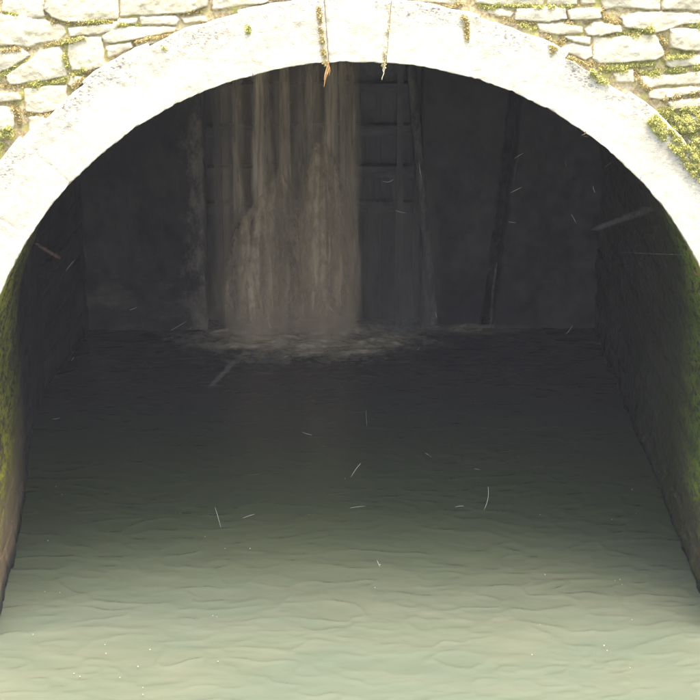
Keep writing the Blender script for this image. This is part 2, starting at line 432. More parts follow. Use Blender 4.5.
for s in (-1, 1):
    for k in range(5):
        z0 = -.4+k*.484; w = .5 if k % 2 else .36
        box('quoin', (min(s*(W+.002), s*(W+w)), -.045, z0+.003), (max(s*(W+.002), s*(W+w)), .14, z0+.481), RING, bridge, .012)

# ------------------------------------------------------------------ tunnel lining (side walls, vault)
pa, pb = on_z(0, 630), on_z(27, 497)
print('left waterline', pa, pb, 'right', on_z(700, 590), on_z(650, 475), on_z(632, 445), 'front', on_y(0, 250, 0), on_y(350, 62, 0))
def course_mask(Y, Z, seed):
    row = np.floor(Z/.31+.05*vn(Y*1.3, Z*1.3)); o = (np.sin(row*12.9898+seed)*43758.5) % 1
    cy = (Y/.52+o+.10*vn(Y*2+seed, Z*3)) % 1; cz = (Z/.31+.05*vn(Y*1.3, Z*1.3)) % 1
    d = np.minimum(np.minimum(cy, 1-cy)*.52, np.minimum(cz, 1-cz)*.31)
    rnd = (np.sin(row*78.2+np.floor(Y/.52+o)*37.7+seed)*143.5) % 1
    return sstep(.0, .035, d+.012*fbm(Y*12, Z*12, 3)), rnd
def lining_off(side, Y, L, m, rnd):    # L = height along the profile, 0 at the water; side is -1 left, +1 right, or an array blending over the crown
    out = .016-.009*m-.012*rnd*m-.020*fbm(Y*3, L*3+7*np.sign(side), 5)-(.007+.014*(side > 0))*fbm(Y*6, L*15, 4)
    low = 1-sstep(ZS-.2, ZS+.9, L)
    left = (side < 0)*1.0
    out = out+left*low*np.interp(Y, [.1, 1.5, 2.5, 3.65, 4.9, 6.9], [-.01, .04, .09, .20, .30, .0])
    right = 1-left
    out = out+right*(.05*(1-sstep(.60, .66, Y))*(1-sstep(ZS+1.2, ZS+1.8, L)))
    return out
def side_wall(s):
    n1, n2 = 480, 190
    Y, Z = np.meshgrid(np.linspace(.10, YV, n1), np.linspace(-.5, ZS, n2))
    m, rnd = course_mask(Y, Z, 3)
    V = np.stack([s*(W+lining_off(np.full(Y.shape, s), Y, Z, m, rnd)), Y, Z], -1).reshape(-1, 3)
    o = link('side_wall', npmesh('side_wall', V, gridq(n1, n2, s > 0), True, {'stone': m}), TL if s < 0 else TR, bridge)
    o['label'] = 'left tunnel wall covered in yellow green algae above a brown damp band' if s < 0 else 'right tunnel wall of rough dark masonry with green moss near the mouth'
side_wall(-1); side_wall(1)
def vault():
    n1, n2 = 480, 500
    Y, A = np.meshgrid(np.linspace(.10, YV, n1), np.linspace(-math.pi/2, math.pi/2, n2))
    L = ZS+(math.pi/2-np.abs(A))*W
    m, rnd = course_mask(Y, L, 3)
    r = W+lining_off(np.sign(A), Y, L, m, rnd)
    r = np.where(Y < .66, np.maximum(r, W+.035), r)*1
    r = np.where((Y < .66) & (L < ZS+.05), W+lining_off(np.sign(A), Y, L, m, rnd), r)
    V = np.stack([r*np.sin(A), Y, ZS+r*np.cos(A)], -1).reshape(-1, 3)
    for sd, mt in ((-1, TL), (1, TR)):
        q = gridq(n1, n2, True); c = V[q].mean(1); q = q[c[:, 0]*sd > 0]
        us, inv = np.unique(q, return_inverse=True)
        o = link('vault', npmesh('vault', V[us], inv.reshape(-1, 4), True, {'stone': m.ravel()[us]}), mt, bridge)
vault()
# bridge body above and behind: parapet, deck, rear face
box('parapet', (FX0, .10, FZ1), (FX1, .45, FZ1+.75), RING, bridge, .03)
box('parapet', (FX0, 6.35, FZ1), (FX1, 6.7, FZ1+.75), RING, bridge, .03)
box('bridge_deck', (FX0, .02, FZ1-.35), (FX1, YV, FZ1-.003), ROAD, bridge, .0)
box('spandrel_fill', (FX0+.02, .10, ZS+W+.12), (FX1-.02, YV-.02, FZ1-.36), DARK, bridge, .0)
for s in (-1, 1):
    box('spandrel_fill', (min(s*(W+.25), s*6.98), .65, -.5), (max(s*(W+.25), s*6.98), YV-.02, ZS+W+.11), DARK, bridge, .0)

# ------------------------------------------------------------------ lock masonry at the far end
def P(u, v, Y=YB): return on_y(u, v, Y)
zt = 5.2
xl, xr = P(205, 250).x, P(402, 100).x
def rough_panel(bm, x0, x1, z0, z1, Y, amp=.02, depth=.6, seed=0, s0=0, s1=0):
    nx = max(2, int((x1-x0)/.03)); nz = int((z1-z0)/.03)
    vs = [[bm.verts.new((x0+(x1-x0)*i/nx+(z0+(z1-z0)*j/nz-1.6)*(s0+(s1-s0)*i/nx)+(amp*.8*mnoise.noise(Vector((seed, j*.25, i*.1))) if i in (0, nx) else 0),
            Y-amp*mnoise.fractal(Vector((i*.09+seed, j*.09, 3)), 1, 2, 4)*(0 if i in (0, nx) else 1), z0+(z1-z0)*j/nz)) for i in range(nx+1)] for j in range(nz+1)]
    for j in range(nz):
        for i in range(nx): bm.faces.new((vs[j][i], vs[j][i+1], vs[j+1][i+1], vs[j+1][i]))
        for i, fl in ((0, 1), (nx, 0)):
            a, b = vs[j][i], vs[j+1][i]
            c = bm.verts.new((a.co.x, Y+depth, a.co.z)); d = bm.verts.new((b.co.x, Y+depth, b.co.z))
            bm.faces.new((a, b, d, c) if fl else (a, c, d, b))
def panel(name, args, mat, parent=None):
    bm = bmesh.new()
    for a in args: rough_panel(bm, *a)
    bmesh.ops.recalc_face_normals(bm, faces=bm.faces[:])
    me = bpy.data.meshes.new(name); bm.to_mesh(me); bm.free()
    for p in me.polygons: p.use_smooth = True
    return link(name, me, mat, parent)
PIERL = m_pier_stained(xl)
wl = tag(empty('lock_wall', (-2, YB, 0)), 'dark damp lock wall left of the gate and waterfall', 'wall')
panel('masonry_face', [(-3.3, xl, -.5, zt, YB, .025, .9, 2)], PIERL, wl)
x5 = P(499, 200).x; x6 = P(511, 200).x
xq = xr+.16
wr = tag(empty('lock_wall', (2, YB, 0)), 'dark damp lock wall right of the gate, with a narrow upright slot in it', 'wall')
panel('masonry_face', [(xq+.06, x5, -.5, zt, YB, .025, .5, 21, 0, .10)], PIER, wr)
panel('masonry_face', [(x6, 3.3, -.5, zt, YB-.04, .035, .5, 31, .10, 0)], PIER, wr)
box('slot_back', (x5-.5, YB+.40, -.5), (x6+.5, YB+.5, zt), DARK, wr, 0)
# leaning pale edge beside the gate
bm = bmesh.new()
n = 90; pl = None
for j in range(n+1):
    t = j/n; v = 330-t*(330+150)
    u0 = 404+ (v-75)*(427-406)/(310-75)
    c = P(u0+8, v, YB-.10); w = .045+.012*mnoise.noise(Vector((t*30, 1, 1)))
    o = .009*mnoise.noise(Vector((t*40, 5, 1)))
    ring = [bm.verts.new((c.x-w+o, YB-.02, c.z)), bm.verts.new((c.x-w*.5+o, YB-.05+o, c.z)), bm.verts.new((c.x+w*.6+o, YB-.045-o, c.z)), bm.verts.new((c.x+w+o, YB+.0, c.z)), bm.verts.new((c.x+w, YB+.3, c.z)), bm.verts.new((c.x-w, YB+.3, c.z))]
    if pl:
        for k in range(6): bm.faces.new((pl[k], pl[(k+1) % 6], ring[(k+1) % 6], ring[k]))
    pl = ring
bmesh.ops.recalc_face_normals(bm, faces=bm.faces[:])
me = bpy.data.meshes.new('quoin_edge'); bm.to_mesh(me); bm.free()
for p in me.polygons: p.use_smooth = True
link('quoin_edge', me, LIME2, wr)['label'] = 'leaning pale crusted edge beside the gate'
box('coping', (-3.3, YB-.1, zt), (3.3, YB+1.4, zt+.25), RING, wl, .02)

# ------------------------------------------------------------------ lock gate
gate = tag(empty('lock_gate', ((xl+xr)/2, YB+.3, 0)), 'wet black timber lock gate with cross rails behind the waterfall', 'lock gate')
YG = YB+.30
x = xl+.01; gx1 = xq+.10
bm = bmesh.new(); k = 0
while x < gx1:
    w = random.uniform(.15, .19); box_bm(bm, (x+.001, YG+random.uniform(0, .012), -.5), (min(x+w, gx1)-.001, YG+.07, 4.6), .006); x += w
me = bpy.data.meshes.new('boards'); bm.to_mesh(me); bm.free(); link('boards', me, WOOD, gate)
for v0, v1 in ((84, 93), (126, 137), (167, 178), (203, 213)):
    za, zb = P(350, v1, YG-.14).z, P(350, v0, YG-.14).z
    box('rail', (xl+.03, YG-.14, za), (xq-.02, YG-.005, zb), WOODR, gate, .006, .004)
for za in (2.75, 3.5, 4.4): box('rail', (xl+.03, YG-.14, za+.15), (xq-.02, YG-.005, za+.33), WOODR, gate, .006, .004)
for px in (P(215, 100).x, P(401, 100).x):
    box('stile', (px-.035, YG-.170, -.5), (px+.035, YG-.145, 4.6), WOOD, gate, .006, .004)
# paddle board in the upper bay, resting against the rails
box('paddle_board', (P(362, 150).x, YG-.09, P(350, 122).z), (P(376, 150).x, YG-.004, P(350, 97).z), WOODR, gate, .01, .006)

# ------------------------------------------------------------------ falling water
def ribbons(name, paths, mat, parent=None):
    V, Q, Fd, Tn = [], [], [], []; off = 0; tq = random.Random(9)
    for pts, wid, fades in paths:
        n = len(pts); c = 5; tone = tq.random(); Tn.extend([tone]*(n*c))
        for i, p in enumerate(pts):
            for j in range(c):
                s = j/(c-1)*2-1
                V.append((p[0]+s*wid[i], p[1]+.12*wid[i]*s*s, p[2])); Fd.append(fades[i]*(1-s*s))
        q = gridq(c, n)+off; Q.append(q); off += n*c
    return link(name, npmesh(name, np.array(V), np.concatenate(Q), True, {'fade': Fd, 'tone': Tn}), mat, parent)
rr = random.Random(5)
# sheets spilling over the gate
paths = []
def strand(u, w, v0=40, v1=322, y=None, st=1.0):
    x = P(u, 200, YB-.1).x; y = YB+.10-rr.uniform(0, .35) if y is None else y
    z0 = P(u, v0, YB).z; z1 = P(u, v1, YB).z; n = 26; ph = rr.uniform(0, 50)
    pts, wid, fd = [], [], []
    for i in range(n):
        t = i/(n-1); zz = z0+(z1-z0)*t
        pts.append((x+.03*mnoise.noise(Vector((ph, zz*1.2, 0)))+.02*t*rr.uniform(-1, 1)*.3, y-.14*t**.7, zz)); wid.append(w*1.9*(.7+.5*t)*(1+.25*mnoise.noise(Vector((ph, zz*3, 4)))))
        fd.append(st*min(1, (1-t)*8+.15)*min(1, t*10+.1)*(.75+.4*mnoise.noise(Vector((ph, zz*1.6, 9)))))
    return pts, wid, fd
for u, w, st in ((226, .03, .5), (237, .05, 1.), (243, .03, .8), (262, .06, 1.7), (266, .04, 1.2), (277, .035, .7), (286, .055, 1.9), (290, .03, 1.), (305, .06, 1.5), (311, .04, 1.2), (318, .05, .8), (331, .07, 1.8), (336, .04, 1.2), (344, .05, 1.5), (350, .06, 1.6), (356, .05, 1.)):
    for k in range(2): paths.append(strand(u+rr.uniform(-3, 3), w*rr.uniform(.6, .9), 40, 324, None, st*1.25))
for k in range(30): paths.append(strand(rr.uniform(224, 362), rr.uniform(.05, .15), 40, 324, None, rr.uniform(.15, .4)))
fall = ribbons('waterfall', paths, FALLM)
tag(fall, 'grey brown strands of water spilling down over the lock gate', 'waterfall', kind='stuff')
paths = [strand(rr.uniform(360, 438), rr.uniform(.02, .06), 150+rr.uniform(0, 60), 324, YB-rr.uniform(.15, .4), rr.uniform(.8, 2.0)) for k in range(34)]
for u in (214, 219, 224): paths.append(strand(u, .02, 40, 324, YB-.1, 1.6))
tag(ribbons('water_trickle', paths, THIN), 'faint thin trickles running down the right side of the gate', 'trickle', kind='stuff')
def jet(label, apex, n, seed):
    """water thrown out of a gate paddle: it rises to the apex and falls in a spreading hump"""
    q = random.Random(seed); paths = []
    for k in range(n):
        ax, ay, left, right = q.choice(apex); a = P(ax+q.gauss(0, 3), ay, YB-.35)
        s = max(-1.2, min(1.2, q.gauss(0, .52))); lat = (left if s < 0 else right)*s
        f = q.uniform(.25, 1); top = a.z-(abs(s)**2.4)*(left if s < 0 else right)*1.15-.16*q.random()**2
        if q.random() < .5: top -= q.uniform(0, .8)*q.random()
        n_ = 20; pts, wid, fd = [], [], []; w = q.uniform(.012, .055); ph = q.random()*60
        st = q.uniform(.6, 1.15)*(1.1-.5*min(1, abs(s))**2); bot = q.uniform(.0, .45)
        for i in range(n_):
            t = i/(n_-1)                     # time along a ballistic arc, apex first
            drop = (top-bot*.5)*t**1.35
            wob = .022*mnoise.noise(Vector((ph, t*3, 2)))
            pts.append((a.x+lat*(.50+.50*min(1, t*1.8)**.8)+wob, YB-.12-.50*f*(.35+.65*t)-.02*s, top-drop))
            wid.append(w*(.6+.7*min(1, t*4)+.5*t)); fd.append(st*min(1, t*11+.05)*min(1, (1-t)*2.6+.05)*(.8+.4*mnoise.noise(Vector((ph, t*6, 9)))))
        paths.append((pts, wid, fd))
    V, Q, Fd, Tn = [], [], [], []; off = 0
    for n_a, (ax, ay, left, right) in enumerate(apex):           # the bulging body of each spurt
        a = P(ax, ay, YB-.35); ns, nt = 61, 70
        sg, tg = np.meshgrid(np.linspace(-1.08, 1.08, ns), np.linspace(0, 1, nt)); h = seed*7+n_a*13
        side = np.where(sg < 0, left, right); e = .10*fbm(sg*5+h, tg*3, 3)
        z0 = a.z-np.abs(sg)**2.2*side*1.6+.02*fbm(sg*2.5+h, tg*0, 2); z = z0-(z0+.02)*tg**1.3+.02*fbm(sg*8+h, tg*6, 3)
        x = a.x+side*sg*(.55+.45*np.minimum(1, tg*1.8)**.8)+.012*fbm(sg*6, tg*9+h, 3)
        y = YB-.16-.012*n_a-.42*(1-.55*sg**2)*(.25+.75*tg)-.012*fbm(sg*4+h, tg*3, 3)-.002*fbm(sg*22+h, tg*9, 3)
        fd = (1-sstep(.45, 1.05, np.abs(sg)+e))*sstep(0, .16, tg+.03*fbm(sg*7+h, tg*9, 4))*(.25+.75*sstep(1, .62, tg+.10*fbm(sg*5+h, tg*0+3, 2)))*(.85+.35*fbm(sg*8+h, tg*6, 4))
        V.append(np.stack([x, y, z], -1).reshape(-1, 3)); Q.append(gridq(ns, nt)+off); off += ns*nt
        Fd.append(np.clip(fd*2.0, 0, 2.2).ravel()); Tn.append(np.clip(.62+.6*fbm(sg*6+h, tg*3, 4), 0, 1).ravel())
    body = npmesh('water_body', np.concatenate(V), np.concatenate(Q), True, {'fade': np.concatenate(Fd), 'tone': np.concatenate(Tn)})
    o = ribbons('water_jet', paths, BRN)
    b = link('spurt_body', body, BRN); b.parent = o
    return tag(o, label, 'water jet', 'brown jets bursting from the gate')
jet('tall brown jet of churning water peaking right of the shorter one', [(321, 137, .32, .36), (330, 160, .34, .28), (316, 170, .30, .3)], 60, 2)
jet('shorter broad brown jet of churning water left of the tall one', [(278, 171, .42, .42), (262, 190, .42, .36), (246, 212, .34, .34)], 80, 4)
# froth where the water lands
def foam():
    nx, ny = 420, 190
    X, Y = np.meshgrid(np.linspace(-2.3, 2.3, nx), np.linspace(5.3, 7.0, ny)); c = on_z(305, 332)
    rd = np.hypot((X-c.x-.06)/1.30, (Y-c.y+.10)/.74)
    wx = X+.08*fbm(X*5, Y*5, 3); wy = Y+.06*fbm(X*5+9, Y*6, 3)
    f = 1-sstep(.50, 1.15, rd+.42*fbm(X*2.6, Y*5, 4))
    f = np.maximum(f, .55*(1-sstep(.05, .32, 6.98-Y+.15*fbm(X*4, Y*4, 3)))*sstep(.7, 1.1, X)*(1-sstep(1.7, 2.2, X)))
    H = .012+f*(.03+.035*fbm(wx*4.5, wy*8, 3)+.014*np.abs(fbm(wx*11, wy*18, 3))+.002*fbm(wx*30, wy*34, 3))
    a = f*(.5+.5*sstep(-.3, .45, fbm(wx*7, wy*14, 4)))
    e = np.minimum(np.minimum(X+2.3, 2.3-X), np.minimum(Y-5.3, 9)); a = a*sstep(0, .25, e)
    V = np.stack([X, Y, H], -1).reshape(-1, 3); q = gridq(nx, ny); q = q[(a.ravel()[q] > .01).any(1)]
    t = NT('brown_froth'); t.fin(t.mix(t.noise(14, 6, .7), (.66, .55, .38), (.90, .77, .54)), .85, .1)
    t.put(t.bsdf.inputs['Alpha'], t.math('MINIMUM', t.math('MULTIPLY', t.attr('fade'), .8), 1.))
    us, inv = np.unique(q, return_inverse=True)
    return tag(link('foam', npmesh('foam', V[us], inv.reshape(-1, 4), True, {'fade': a.ravel()[us]}), t.m), 'brownish churned foam on the water below the falls', 'foam', kind='stuff')
foam()

# ------------------------------------------------------------------ canal water
def water():
    nx, ny = 460, 640
    X, Y = np.meshgrid(np.linspace(-3.3, 3.3, nx), np.linspace(-1.6, 8.2, ny))
    wx = X+.25*fbm(X*.9, Y*1.3, 3); wy = Y+.16*fbm(X*1.1+7, Y*1.4, 3)
    r1 = 1.06-np.sqrt(fbm(wx*3.1, wy*5.2, 2)**2+.006); r2 = 1.06-np.sqrt(fbm(wx*6.5+11, wy*10+5, 2)**2+.006); r3 = fbm(wx*11, wy*15, 3)
    k = .22+.60*sstep(4.2, .3, Y)
    H = k*(.0135*r1**4+.0030*r2**4+.0007*r3+.008*fbm(X*.7, Y*1.5, 2))
    imp = on_z(300, 330)
    rd = np.hypot((X-imp.x)/1.35, (Y-imp.y+.15)/.85)
    f = 1-sstep(.55, 1.25, rd+.30*fbm(X*3, Y*4, 4))
    f = np.maximum(f, .45*(1-sstep(.0, .25, np.abs(Y-7.35)))*sstep(0, .3, X))
    H = H+f*.03*fbm(X*7, Y*7, 4)
    edge = np.minimum(np.minimum(X+3.3, 3.3-X), np.minimum(Y+1.6, 8.2-Y)); H = (H-.02)*sstep(0, .3, edge)
    V = np.stack([X, Y, H], -1).reshape(-1, 3); q = gridq(nx, ny); fa = f.ravel()
    b = len(V); ex = [(-300, -300), (300, -300), (300, 8.2), (-300, 8.2)]
    V = np.concatenate([V, [(x, y, 0) for x, y in ex]]); fa = np.concatenate([fa, np.zeros(4)])
    c = [0, nx-1, nx*ny-1, nx*(ny-1)]
    q = np.concatenate([q, [[b, b+1, c[1], c[0]], [c[1], b+1, b+2, c[2]], [b, c[0], c[3], b+3]]])
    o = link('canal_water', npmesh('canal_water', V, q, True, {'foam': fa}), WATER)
    o['kind'] = 'structure'; o['label'] = 'murky pale green canal water darkening into the tunnel'
water()
# banks and ground out to the horizon
def ground():
    xs = np.array([-600, -200, -60, -25, -14, -9.0, -7.02, -6.4, 6.4, 7.02, 9.0, 14, 25, 60, 200, 600.]); ys = np.array([-600, -200, -60, -30, -16, -8, -2, -.4, .9, 3, 6.9, 8.6, 8.61, 14, 40, 200, 600.])
    X, Y = np.meshgrid(xs, ys)
    lo = np.clip(1.6*np.clip((np.abs(X)-6.4)/2.6, 0, 1)+4.0*np.clip((np.abs(X)-9)/8, 0, 1)*np.clip((Y+16)/16, 0, 1), 0, 9)-1.0*(np.abs(X) < 6.5)
    hi = np.where(np.abs(X) < 6.5, 5.1, 5.6)
    Z = np.where(Y > 8.605, hi, np.where((Y > .8) & (np.abs(X) > 7), 5.6, lo))
    Z = np.where((Y > .8) & (Y < 8.605) & (np.abs(X) <= 7.03), -1.2, Z)
    V = np.stack([X, Y, Z], -1).reshape(-1, 3)
    o = link('ground', npmesh('ground', V, gridq(len(xs), len(ys)), False), GRASS); o['kind'] = 'structure'
ground()

# ------------------------------------------------------------------ moss
def in_poly(u, v, P):
    c = False; n = len(P)
    for i in range(n):
        (a, b), (d, e) = P[i], P[(i+1) % n]
        if (b > v) != (e > v) and u < (d-a)*(v-b)/(e-b)+a: c = not c
    return c
def moss(name, label, mat, lines, polys=(), dens=1.0, seed=1, lump=.022, size=.0048):
    q = random.Random(seed); V, T, A = [], [], []
    def tuft(u, v, h):
        p = on_y(u, v, 0); y = wall_y(p.x, p.z)
        if math.hypot(p.x, p.z-ZS) < W+.40: y = min(y, -.046)
        bright = q.random()
        for k in range(5):
            s = size*q.uniform(.6, 1.6)
            c = Vector((p.x+q.gauss(0, .006), y-h*q.uniform(.3, 1), p.z+q.gauss(0, .006)))
            d1 = Vector((q.gauss(0, 1), q.gauss(-.6, 1), q.gauss(.5, 1))).normalized()*s*1.7
            d2 = Vector((q.gauss(0, 1), q.gauss(0, 1), q.gauss(0, 1))).normalized()*s*.8
            b = len(V); V.extend([c-d2, c+d2, c+d1]); T.append((b, b+1, b+2)); a = min(1, max(0, .6*bright+.5*q.random()))
            A.extend([a]*3)
    for pts, r in lines:
        for (u0, v0), (u1, v1) in zip(pts, pts[1:]):
            L = math.hypot(u1-u0, v1-v0)
            for k in range(int((L+r)*r*5.5*dens)):
                t = q.random(); rad = q.gauss(0, .45)*r; uu = u0+(u1-u0)*t; vv = v0+(v1-v0)*t
                m = mnoise.noise(Vector((uu*.15+seed, vv*.15, 0)))
                if m < -.25: continue
                uu += q.gauss(0, .8); vv += rad*(.6+.8*max(0, m+.3))
                tuft(uu, vv, lump*max(.25, 1-abs(rad/r))*(.5+m+.5))
    for poly in polys:
        us = [p[0] for p in poly]; vs = [p[1] for p in poly]
        for k in range(int((max(us)-min(us))*(max(vs)-min(vs))*4.2*dens)):
            u, v = q.uniform(min(us), max(us)), q.uniform(min(vs), max(vs))
            if not in_poly(u, v, poly): continue
            m = mnoise.fractal(Vector((u*.11, v*.16, seed)), 1, 2, 3)
            if m < -.12: continue
            tuft(u, v, lump*(1.0+2.2*m))
    return tag(link(name, npmesh(name, np.array(V), np.array(T), True, {'rand': A}), mat), label, 'moss', kind='stuff')
moss('moss', 'bright yellow green moss in the joints of the stonework on the upper left', MOSS,
     [([(63,52),(66,58),(68,66)], 3.5), ([(28,85),(66,80)], 3.2), ([(0,76),(14,67),(26,60)], 2.2), ([(72,75),(84,70),(92,70)], 2.6),
      ([(56,44),(84,37)], 1.8), ([(248,24),(249,33)], 3.0), ([(4,12),(16,14)], 1.2), ([(88,21),(112,21)], 1.3), ([(118,24),(140,25)], 1.5), ([(163,43),(165,47)], 2)],
     [[(0,129),(12,124),(14,133),(8,142),(0,152)]], 1.0, 1)
moss('moss', 'brown dry moss and crumbling mortar between the stones at the upper left', MOSSB,
     [([(44,14),(54,22),(80,23),(112,22)], 1.8), ([(45,45),(70,41),(85,37)], 1.6), ([(8,102),(16,110),(20,124)], 4.0), ([(22,113),(45,115),(58,112)], 1.8), ([(72,88),(90,74),(96,70)], 3.0),
      ([(180,15),(207,9)], 2.0), ([(133,42),(178,33),(205,24)], 1.6), ([(318,2),(320,20),(323,45),(326,64)], 1.6), ([(0,50),(28,48)], 1.4), ([(387,2),(386,30),(383,64)], 1.0), ([(0,86),(30,86)],1.5)], (), .9, 2, .014)
moss('moss', 'bright green moss cushions in the joints of the stonework on the upper right', MOSS,
     [([(600,68),(628,68)], 4.6), ([(628,66),(655,64)], 2.2), ([(590,70),(598,78),(606,82)], 3.6), ([(650,74),(660,72)], 3.6), ([(664,70),(686,70)], 3.0), ([(668,57),(694,54)], 2.6),
      ([(632,33),(652,30)], 4.6), ([(618,33),(632,34)], 1.6), ([(686,25),(700,25)], 3.0), ([(494,5),(545,6)], 1.6), ([(548,6),(578,6)], 1.4), ([(478,5),(494,8)], 1.6), ([(694,68),(700,67)], 3.0), ([(520,24),(536,28)], 1.8), ([(640,72),(648,74)],2)],
     (), 1.0, 5)
moss('moss', 'brown moss and crumbly mortar between the stones at the upper right', MOSSB,
     [([(462,12),(466,22),(467,38)], 2.6), ([(400,2),(452,7),(462,3)], 1.3), ([(602,10),(608,22),(622,22)], 2.6), ([(548,36),(552,50),(558,44),(566,38)], 2.6), ([(565,22),(590,24)], 1.6), ([(568,56),(590,64),(606,66)], 2.0),
      ([(660,35),(668,50),(664,60)], 2.6), ([(636,68),(640,84),(652,90)], 2.2), ([(664,100),(700,94)], 3.6), ([(500,16),(515,21),(536,23)], 1.4), ([(604,36),(650,33)], 1.2)], (), .9, 6, .014)
moss('moss', 'thick bank of green moss at the right edge beside the arch ring', MOSS, [],
     [[(646,120),(652,113),(666,108),(700,107),(712,110),(712,184),(700,180),(690,172),(680,158),(668,144),(656,133)]], 1.5, 8, .020, .0045)

# ------------------------------------------------------------------ dry plants on the arch
def blade_obj(name, label, cat, strokes, mat, group=None):
    """strokes: lists of (x, y, z, width)"""
    bm = bmesh.new()
    for st in strokes:
        pl = None
        for i, (x, y, z, w) in enumerate(st):
            ring = [bm.verts.new((x+w*math.cos(a), y+w*.5*math.sin(a), z)) for a in (0, 1.57, 3.14, 4.71)] if True else None
            if pl:
                for k in range(4): bm.faces.new((pl[k], pl[(k+1) % 4], ring[(k+1) % 4], ring[k]))
            else: bm.faces.new(ring[::-1])
            pl = ring
        bm.faces.new(pl)
    me = bpy.data.meshes.new(name); bm.to_mesh(me); bm.free()
    return tag(link(name, me, mat), label, cat, group)
def px_stroke(pts, Y, jit=0):
    out = []
    for u, v, w in pts:
        p = on_y(u, v, Y); out.append((p.x, p.y+random.uniform(-jit, jit), p.z, w*.0035))
    return out
HANG = m_plain('dead_brown_leaf', (.28, .13, .05), (.50, .30, .13), 30, .8, .3, .004)
HANG2 = m_plain('dead_straw', (.50, .40, .24), (.75, .66, .48), 30, .8, .3, .004)
blade_obj('hanging_leaf', 'shrivelled rust brown leaf hanging from the joint left of the keystone', 'leaf',
    [px_stroke([(328,62,.8),(329,68,1.6),(327,74,1.9),(325,80,1.0),(324,87,.3)], -.05), px_stroke([(329,62,.7),(327,68,1.4),(325,75,1.1),(324,80,.3)], -.065),
     px_stroke([(329,64,.5),(330,70,.9),(329,76,.3)], -.04)], HANG)
blade_obj('hanging_straw', 'thin pale dry straw hanging from the joint right of the keystone', 'straw',
    [px_stroke([(384,60,.5),(384,66,.9),(383,70,1.0),(384,73,.7),(382,78,.6),(382,80,.2)], -.05), px_stroke([(384.5,63,.4),(385,68,.6),(384,72,.2)], -.06)], HANG2)
TW = m_plain('dark_twig', (.06, .04, .03), (.14, .10, .07), 30, .8, .3, .004)
blade_obj('dead_sprig', 'tiny dark dead sprig on the arch edge at upper right', 'twig', [px_stroke([(582,135,1.2),(585,134,1.6),(586,131,.4)], -.05), px_stroke([(584,136,1.2),(588,137,.4)], -.05)], TW, 'dead sprigs on the arch edge')
blade_obj('dead_sprig', 'curled thin brown sprig on the arch edge lower down on the right', 'twig', [px_stroke([(640,181,.5),(641,177,.5),(645,174,.3)], -.05), px_stroke([(640,181,.5),(643,182,.4),(644,184,.2)], -.05)], TW, 'dead sprigs on the arch edge')
blade_obj('dead_sprig', 'tiny brown stub sticking up on the arch edge at upper left', 'twig', [px_stroke([(252,77,.7),(253,74,.6),(252,72,.2)], -.05)], TW, 'dead sprigs on the arch edge')
a = P(497, 262, YB-.06); b = P(491, 319, YB-.16)
STK = m_plain('pale_worn_stick', (.05, .047, .042), (.11, .105, .095), 14, .7, .4, .004)
blade_obj('wooden_stick', 'thin pale stick leaning in the slot of the right lock wall', 'stick', [[(b.x, b.y, b.z-.08, .011), ((a.x+b.x)/2-.012, (a.y+b.y)/2, (a.z+b.z)/2, .013), (a.x, a.y, a.z, .008)]], STK)

# ------------------------------------------------------------------ flecks in the air and on the water
def fleck(label, a, b, w, Y, mat, curve=0, name='drifting_fleck', cat='fleck', group='pale flecks drifting before the dark tunnel'):
    (u0, v0), (u1, v1) = a, b; n = 8; L = math.hypot(u1-u0, v1-v0) or 1; nx, ny = -(v1-v0)/L, (u1-u0)/L
    if Y is None: c0 = on_z((u0+u1)/2, (v0+v1)/2, .02)
    bm = bmesh.new(); pl = None
    for i in range(n+1):
        t = i/n; s = math.sin(math.pi*t); r = w*.0035*(.35+.65*s**(.6 if w < 2 else .12))
        u = u0+(u1-u0)*t+nx*curve*s; v = v0+(v1-v0)*t+ny*curve*s
        p = on_z(u, v, .012) if Y is None else on_y(u, v, Y)
        ring = [bm.verts.new(p+rt*(r*math.cos(k)*nx)+(up*(-r*math.cos(k)*ny))+fw*(r*math.sin(k))) for k in (0, 1.047, 2.094, 3.1416, 4.189, 5.236)]
        if pl:
            for k in range(6): bm.faces.new((pl[k], pl[(k+1) % 6], ring[(k+1) % 6], ring[k]))
        else: bm.faces.new(ring[::-1])
        pl = ring
    bm.faces.new(pl); bmesh.ops.recalc_face_normals(bm, faces=bm.faces[:])
    me = bpy.data.meshes.new(name); bm.to_mesh(me); bm.free()
    for p in me.polygons: p.use_smooth = True
    return tag(link(name, me, mat), label, cat, group)
